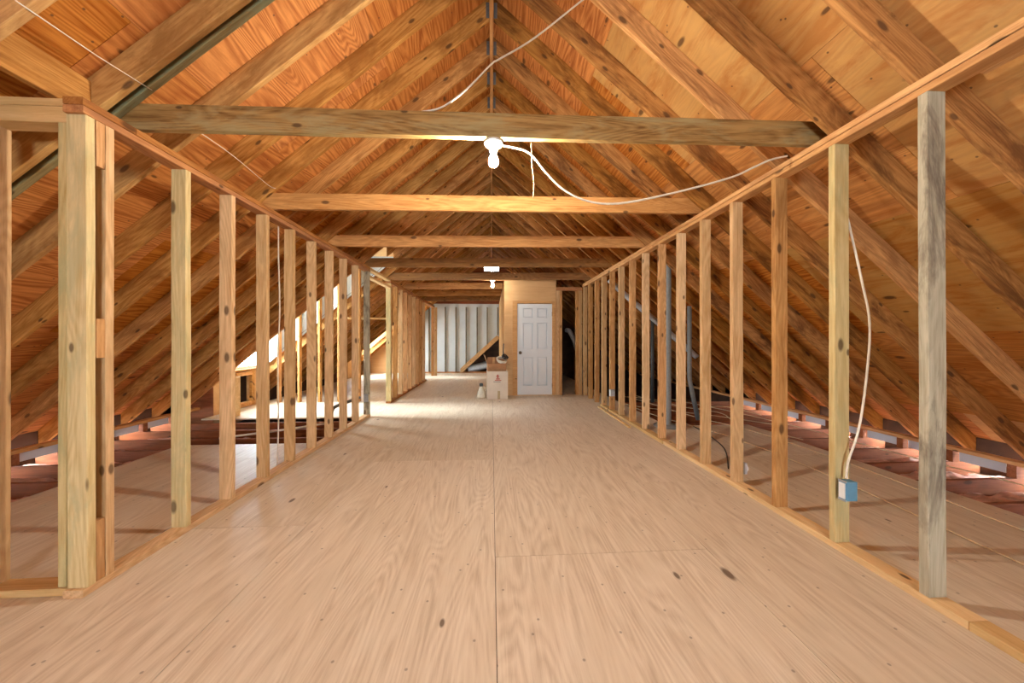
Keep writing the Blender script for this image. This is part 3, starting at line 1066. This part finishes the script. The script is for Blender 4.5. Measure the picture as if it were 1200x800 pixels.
# framing of the dark opening beside the closet
for (x0, x1, mt, tx) in ((1.402, 1.475, 'stud', 'tan jamb stud fixed to the closet beside the dark opening'), (1.478, 1.535, 'stud_red', 'reddish jamb stud framing the dark opening'),
                         (1.84, 1.90, 'stud_red', 'reddish jamb stud between the dark opening and the pipe-side wall'), (1.903, 1.975, 'stud', 'tan corner stud where the pipe-side wall ends')):
    o = lumber('stud', ((x0 + x1) / 2, CY + 0.045, 0), ((x0 + x1) / 2, CY + 0.045, 2.27), x1 - x0, 0.088, M[mt], up=(0, 1, 0))
    tag(o, tx, 'stud', None, 'thing')
for z, tx in ((2.29, 'lower header board over the dark opening'), (2.329, 'upper header board over the dark opening')):
    o = lumber('opening_header', (1.402, CY + 0.045, z), (1.975, CY + 0.045, z), 0.088, 0.037, M['plate_red'])
    tag(o, tx, 'header', None, 'thing')

# studs against the pale gable wall
for i, x in enumerate((-2.25, -1.67, -1.29, -0.923, -0.524, -0.155, 0.225)):
    zlow = 0.04
    if x > -1.12:
        zlow = 0.03 + (x + 1.12) * 0.905 + 0.12
    o = lumber('gable_stud', (x, YE - 0.024, zlow), (x, YE - 0.024, 2.38), 0.036, 0.04, M['stud_dark'], up=(0, 1, 0))
    tag(o, f'{ORD[i]} slim stud against the pale gable wall, counted away from the dormer side', 'stud', 'gable wall studs', 'thing')
o = lumber('bottom_plate', (-2.6, YE - 0.05, ST / 2), (0.26, YE - 0.05, ST / 2), 0.09, ST - 0.001, M['plate_red'])
tag(o, 'brown bottom plate at the foot of the pale gable wall', 'plate', None, 'thing')
o = lumber('sloping_board', (-1.12, YE - 0.075, 0.06), (0.262, YE - 0.075, 1.32), 0.04, 0.15, M['stud'], sh0=0.9, sh1=-0.4)
o.location.y -= 0.045
tag(o, 'sloping board rising across the pale gable wall over a dark gap', 'board')
o = tube('flexible_duct', [(-0.9, YE + 0.6, 0.06), (-0.4, YE + 0.62, 0.18), (0.1, YE + 0.6, 0.3), (0.7, YE + 0.65, 0.3)], 0.14, M['duct'])
o.location.z = 0.0
tag(o, 'pale duct lying in the dark gap behind the sloping board', 'duct')

# ------------------------------------------------------------------ things on the floor by the closet
bx = empty('carton', (0.115, 7.06, 0.0), (0, 0, 0.04))
tag(bx, 'tall white cardboard carton on the floor beside the closet door', 'box')
boxes('carton_body', [(-0.21, 0.21, -0.17, 0.17, 0.001, 0.565)], M['carton_white'], bx, 0.006)
boxes('tape_strip', [(0.0, 0.052, -0.172, -0.1695, 0.004, 0.17)], M['tape'], bx)
boxes('red_print', [(-0.03, 0.045, -0.1715, -0.1695, 0.40, 0.425), (-0.055, 0.075, -0.1715, -0.1695, 0.375, 0.392), (-0.015, 0.02, -0.1715, -0.1695, 0.43, 0.50),
                    (-0.03, 0.035, -0.1715, -0.1695, 0.455, 0.47)], M['ink'], bx)
boxes('grey_print', [(-0.085, 0.06, -0.1715, -0.1695, 0.345, 0.362)], M['ink_grey'], bx)

b2 = empty('open_carton', (0.10, 7.06, 0.567), (0, 0, 0.07))
tag(b2, 'open brown cardboard box of odds and ends on top of the white carton', 'box')
t_ = 0.006
boxes('carton_body', [(-0.19, 0.19, -0.15, 0.15, 0, t_), (-0.19, 0.19, -0.15, -0.15 + t_, t_, 0.15), (-0.19, 0.19, 0.15 - t_, 0.15, t_, 0.15),
                      (-0.19, -0.19 + t_, -0.15 + t_, 0.15 - t_, t_, 0.15), (0.19 - t_, 0.19, -0.15 + t_, 0.15 - t_, t_, 0.15)], M['carton'], b2)
for (pts, nm) in (([(-0.19, -0.15, 0.15), (-0.19, 0.15, 0.15), (-0.26, 0.15, 0.33), (-0.24, -0.10, 0.31)], 'flap'),
                  ([(-0.19, -0.15, 0.15), (0.19, -0.15, 0.15), (0.16, -0.24, 0.055), (-0.15, -0.25, 0.06)], 'flap'),
                  ([(0.19, -0.15, 0.15), (0.19, 0.15, 0.15), (0.27, 0.13, 0.12), (0.27, -0.13, 0.12)], 'flap'),
                  ([(-0.19, 0.15, 0.15), (0.19, 0.15, 0.15), (0.17, 0.19, 0.26), (-0.17, 0.19, 0.26)], 'flap')):
    p = poly_wall(nm, pts, (0.0, 0.2, 1.0), 0.005, M['carton'])
    p.parent = b2
# odds and ends in the open box
def coil(name, loc, r0, rt, turns, mat, tilt, label, cat):
    pts = []
    for i in range(turns * 14):
        a = i / 14 * 2 * math.pi
        rr2 = r0 * (1 + 0.08 * math.sin(i * 1.7))
        pts.append((rr2 * math.cos(a), rr2 * math.sin(a), 0.012 * math.sin(a * 2.3) + i * 0.0009))
    o = tube(name, pts, rt, mat, smooth=False)
    o.location = loc
    o.rotation_euler = tilt
    tag(o, label, cat)


coil('cable_coil', (0.20, 7.03, 0.770), 0.10, 0.014, 3, M['cable'], (0.5, 0.15, 0.2), 'coil of white cable in the open brown box', 'cable')
coil('hose_coil', (0.27, 6.95, 0.84), 0.062, 0.011, 3, M['black'], (0.5, 0.15, 0.2), 'coil of black cable in the open brown box', 'cable')
o = tube('wood_offcut', [(0.03, 7.0, 0.60), (0.05, 7.02, 0.84)], 0.025, M['stud'], smooth=False)
tag(o, 'short tan offcut sticking up from the open brown box', 'offcut')
o = tube('broom_handle', [(0.20, 7.29, 0.002), (0.262, 7.32, 1.12)], 0.011, M['pvc_dark'], smooth=False)
tag(o, 'thin dark rod leaning against the closet corner', 'rod')

jg = empty('jug', (-0.215, 7.12, 0.0))
tag(jg, 'small cream bell-shaped jug on the floor beside the white carton', 'jug')
lathe('jug_body', [(0, 0.001), (0.088, 0.001), (0.092, 0.02), (0.075, 0.09), (0.05, 0.17), (0.038, 0.22), (0.036, 0.235), (0, 0.235)], M['cream'], jg, 24)
lathe('cap', [(0, 0.236), (0.038, 0.236), (0.040, 0.28), (0.03, 0.30), (0, 0.302)], M['pvc_dark'], jg, 20)
o = tube('handle', [(0.045, 0, 0.225), (0.085, 0, 0.22), (0.10, 0, 0.17), (0.075, 0, 0.115)], 0.010, M['cream'], jg)

# ------------------------------------------------------------------ lamps
def lamp(name, x, y, ztop, mat, label):
    root = empty(name, (x, y, ztop))
    tag(root, label, 'light')
    lathe('lamp_holder', [(0, 0), (0.057, 0), (0.059, -0.008), (0.052, -0.020), (0.030, -0.030), (0.024, -0.060), (0.020, -0.062), (0, -0.062)], M['white'], root, 28)
    lathe('bulb', [(0.0, -0.0625), (0.014, -0.0625), (0.015, -0.075), (0.026, -0.098), (0.031, -0.118), (0.029, -0.135), (0.018, -0.148), (0, -0.152)], mat, root, 14)
    return root


l1 = lamp('ceiling_light', 0.012, YT1 + 0.03, 2.4235, M['bulb_near'], 'bright bulb in a white holder under the near tie beam')
l2 = lamp('ceiling_light', 0.022, YT5 + 0.0, 2.4235, M['bulb_far'], 'far lit bulb in a white holder under the fifth tie beam')

# ------------------------------------------------------------------ cables
def cable(name, pts, r, mat, label, cat='cable', smooth=True):
    return tag(tube(name, pts, r, mat, smooth=smooth), label, cat)


YC = YT1 + 0.07
cable('cable', [(0.06, YC - 0.03, 2.412), (0.072, YC, 2.428), (0.211, YC, 2.40), (0.278, YC, 2.347), (0.33, YC, 2.282), (0.45, YC, 2.166), (0.608, YC, 2.093), (0.821, YC, 2.082),
                (1.183, YC, 2.16), (1.554, YC, 2.266), (1.722, YC, 2.341), (1.835, YC, 2.393), (1.96, YC + 0.01, 2.428)], 0.0066, M['cable'],
      'white cable drooping from the near bulb to the pipe-side top plate')
cable('cable', [(-0.42, YT1, 2.573), (-0.30, YT1, 2.605), (-0.16, YT1 + 0.05, 2.75), (0.0, 2.15, 2.94), (0.05, 2.17, 2.99), (0.288, 2.25, 3.21), (0.682, 2.33, 3.60), (0.76, 2.36, 3.64)],
      0.006, M['cable'], 'white cable rising from the near tie beam up to a pipe-side rafter')
cable('pull_cord', [(0.245, YT1 + 0.02, 2.424), (0.25, YT1 + 0.03, 2.30), (0.262, YT1 + 0.03, 2.18), (0.258, YT1 + 0.03, 2.09)], 0.003, M['cord'], 'thin beige cord hanging under the near tie beam', 'cord')
cable('string', [(-1.925, 1.50, 2.582), (-1.918, 1.78, 2.590), (-1.90, 2.03, 2.606)], 0.0026, M['cable'], 'thin white string across the near dormer-side rafters', 'string', smooth=False)
cable('string', [(-1.69, YT1, 2.41), (-1.80, 2.5, 2.49), (-1.95, 3.10, 2.56), (-1.945, RY[4] + 0.0, 2.572)], 0.0026, M['cable'], 'thin white string from the near tie beam to a farther rafter', 'string')
cable('cable', [(-2.015, 3.36, 2.32), (-2.015, 3.36, 2.0), (-2.01, 3.37, 1.5), (-2.02, 3.36, 1.0), (-2.02, 3.37, 0.5), (-2.02, 3.35, 0.01)], 0.0065, M['cable'],
      'pale cable hanging straight down behind the dormer-side studs')
cable('cable', [(2.02, 1.905, 2.26), (2.04, 1.905, 2.12), (2.09, 1.895, 1.96), (2.092, 1.85, 1.74), (2.116, 1.83, 1.54), (2.152, 1.82, 1.296), (2.121, 1.81, 1.002), (2.063, 1.80, 0.71), (2.015, 1.815, 0.516),
                (2.005, 1.815, 0.424)], 0.0062, M['cable'], 'white cable bowing down to the blue outlet box')
for pts, lab in (([(2.85, 0.9, 0.012), (2.83, 1.65, 0.012), (2.93, 2.5, 0.014), (2.98, 3.27, 0.012), (2.9, 4.2, 0.012), (2.6, 5.3, 0.0), (2.5, 6.6, 0.0)], 'beige wire lying on the plywood close to the pipe-side wall'),
                 ([(3.28, 0.9, 0.012), (3.33, 1.94, 0.012), (3.45, 3.1, 0.012), (3.40, 4.3, 0.012), (3.2, 5.2, -0.01), (2.9, 6.9, 0.0)], 'beige wire along the outer part of the pipe-side plywood'),
                 ([(4.45, 1.6, -0.012), (4.44, 2.6, -0.01), (4.33, 3.5, -0.012), (4.29, 4.35, -0.01), (4.05, 5.6, -0.012), (3.6, 6.9, -0.01)], 'beige wire crossing the open joists near the pipe-side eave'),
                 ([(3.75, 3.9, 0.0), (3.6, 4.8, -0.01), (3.72, 5.4, 0.01), (3.3, 6.2, -0.01), (3.1, 7.2, 0.0)], 'beige wire over the joists beyond the plywood edge'),
                 ([(4.1, 4.5, 0.0), (3.7, 5.1, -0.01), (3.3, 5.3, 0.015), (2.8, 5.9, -0.01), (2.4, 6.4, -0.01)], 'beige wire slanting over the joists behind the vent pipe'),
                 ([(4.3, 5.2, 0.0), (4.0, 5.7, 0.05), (3.5, 5.8, 0.0), (3.2, 6.6, 0.02), (2.7, 7.1, 0.0)], 'beige wire looping over the farthest joists')):
    cable('wire', pts, 0.0055, M['wire'], lab, 'wire')
cable('wire', [(2.20, 3.05, 0.010), (2.55, 3.6, 0.012), (2.72, 4.15, 0.012), (2.78, 4.55, 0.012)], 0.006, M['black'], 'black wire on the plywood in front of the vent pipe', 'wire')
cable('wire', [(3.36, 5.20, 0.0), (3.37, 5.21, 0.25), (3.34, 5.2, 0.55), (3.32, 5.2, 0.75)], 0.005, M['cable'], 'pale wire sticking up beside the bent grey pipe', 'wire')
cable('pipe', [(-3.3, 4.35, 0.01), (-2.75, 4.65, 0.02), (-2.25, 5.0, 0.03)], 0.014, M['cable'], 'thin white pipe lying across the dormer-side joists', 'pipe')

o = tube('pale_pipe', [(2.5, 9.3, 0.0), (2.35, 9.25, 0.9), (2.14, 9.2, 1.40), (2.02, 9.15, 1.46)], 0.06, M['duct'])
tag(o, 'pale bent duct dimly seen through the dark opening beside the closet', 'duct')

# ------------------------------------------------------------------ boxes on studs
ob = empty('outlet_box', (2.0, 1.812, 0.36))
tag(ob, 'blue outlet box on the pale second stud of the pipe-side wall', 'outlet box')
boxes('box_body', [(-0.025, 0.038, -0.027, 0.0205, -0.053, 0.053)], M['blue'], ob, 0.003)
boxes('outlet', [(-0.031, -0.0255, -0.020, 0.014, -0.043, 0.043)], M['white'], ob, 0.002)
boxes('bracket', [(-0.0285, -0.0255, -0.0265, 0.020, -0.058, -0.048), (-0.0285, -0.0255, -0.0265, 0.020, 0.048, 0.058)], M['steel'], ob)
oc = empty('outlet_box', (2.0795, SR[3] + 0.019, 0.15))
tag(oc, 'small white capped box near the foot of the fourth pipe-side stud', 'outlet box')
boxes('box_body', [(-0.011, 0.012, -0.03, 0.03, -0.045, 0.045)], M['steel'], oc, 0.002)
lathe('cover', [(0, 0.0125), (0.034, 0.0125), (0.03, 0.022), (0, 0.026)], M['white'], oc, 20).rotation_euler = (0, math.radians(90), 0)
ys = SR[10] + 0.0
om = empty('outlet_box', (2.0, ys - 0.027, 0.32))
tag(om, 'galvanised metal outlet box on a brown far pipe-side stud', 'outlet box')
boxes('box_body', [(-0.028, 0.045, -0.03, 0.029, -0.055, 0.055)], M['steel'], om, 0.003)
boxes('cover', [(-0.033, -0.0285, -0.028, 0.027, -0.053, 0.053)], M['white'], om, 0.002)
og = empty('outlet_box', (-1.90, 5.43, 0.30))
tag(og, 'grey metal outlet box on the last stud before the doorway gap', 'outlet box')
boxes('box_body', [(-0.07, 0.0, -0.03, 0.022, -0.055, 0.055)], M['steel'], og, 0.003)
boxes('cover', [(0.0005, 0.006, -0.028, 0.020, -0.053, 0.053)], M['stud_pale'], og, 0.002)

# ------------------------------------------------------------------ pipes
cable('conduit', [(-2.025, 4.45, 0.002), (-2.025, 4.45, 0.24), (-2.025, 4.48, 0.31), (-2.025, 4.56, 0.335), (-2.025, 4.9, 0.33), (-2.025, 5.37, 0.315)], 0.022, M['pvc_dark'],
      'dark bent conduit running behind the dormer-side studs', 'conduit')
vp = empty('vent_pipe', (2.46, 4.62, 0.0))
tag(vp, 'fat grey vertical vent pipe behind the pipe-side studs', 'pipe')
lathe('pipe', [(0.038, 0.0), (0.038, 2.28)], M['pvc'], vp, 24)
lathe('floor_flange', [(0.040, 0.001), (0.19, 0.001), (0.19, 0.012), (0.06, 0.02), (0.040, 0.03)], M['pvc'], vp, 28)
br = tube('branch', [(2.49, 4.9, 0.60), (2.62, 5.15, 0.74), (2.75, 5.35, 0.80)], 0.026, M['duct'], smooth=False)
tag(br, 'short pale pipe slanting behind the fat grey vent pipe', 'pipe')
cable('pipe', [(3.137, 6.49, -0.02), (3.137, 6.49, 1.60)], 0.032, M['pvc_dark'], 'dark grey upright pipe far behind the pipe-side studs', 'pipe', smooth=False)
cable('pipe', [(3.028, 5.06, 1.72), (3.028, 5.06, 0.66), (3.035, 5.06, 0.57), (3.158, 5.05, -0.02)], 0.032, M['pvc'], 'bent grey pipe leaning down onto the joists', 'pipe', smooth=False)
cable('silver_duct', [(2.15, 6.13, 2.30), (2.40, 6.13, 2.07), (2.90, 6.12, 1.65), (3.42, 6.12, 1.21), (3.80, 6.12, 0.885)], 0.048, M['duct'], 'silver pipe running down along a pipe-side rafter', 'pipe')
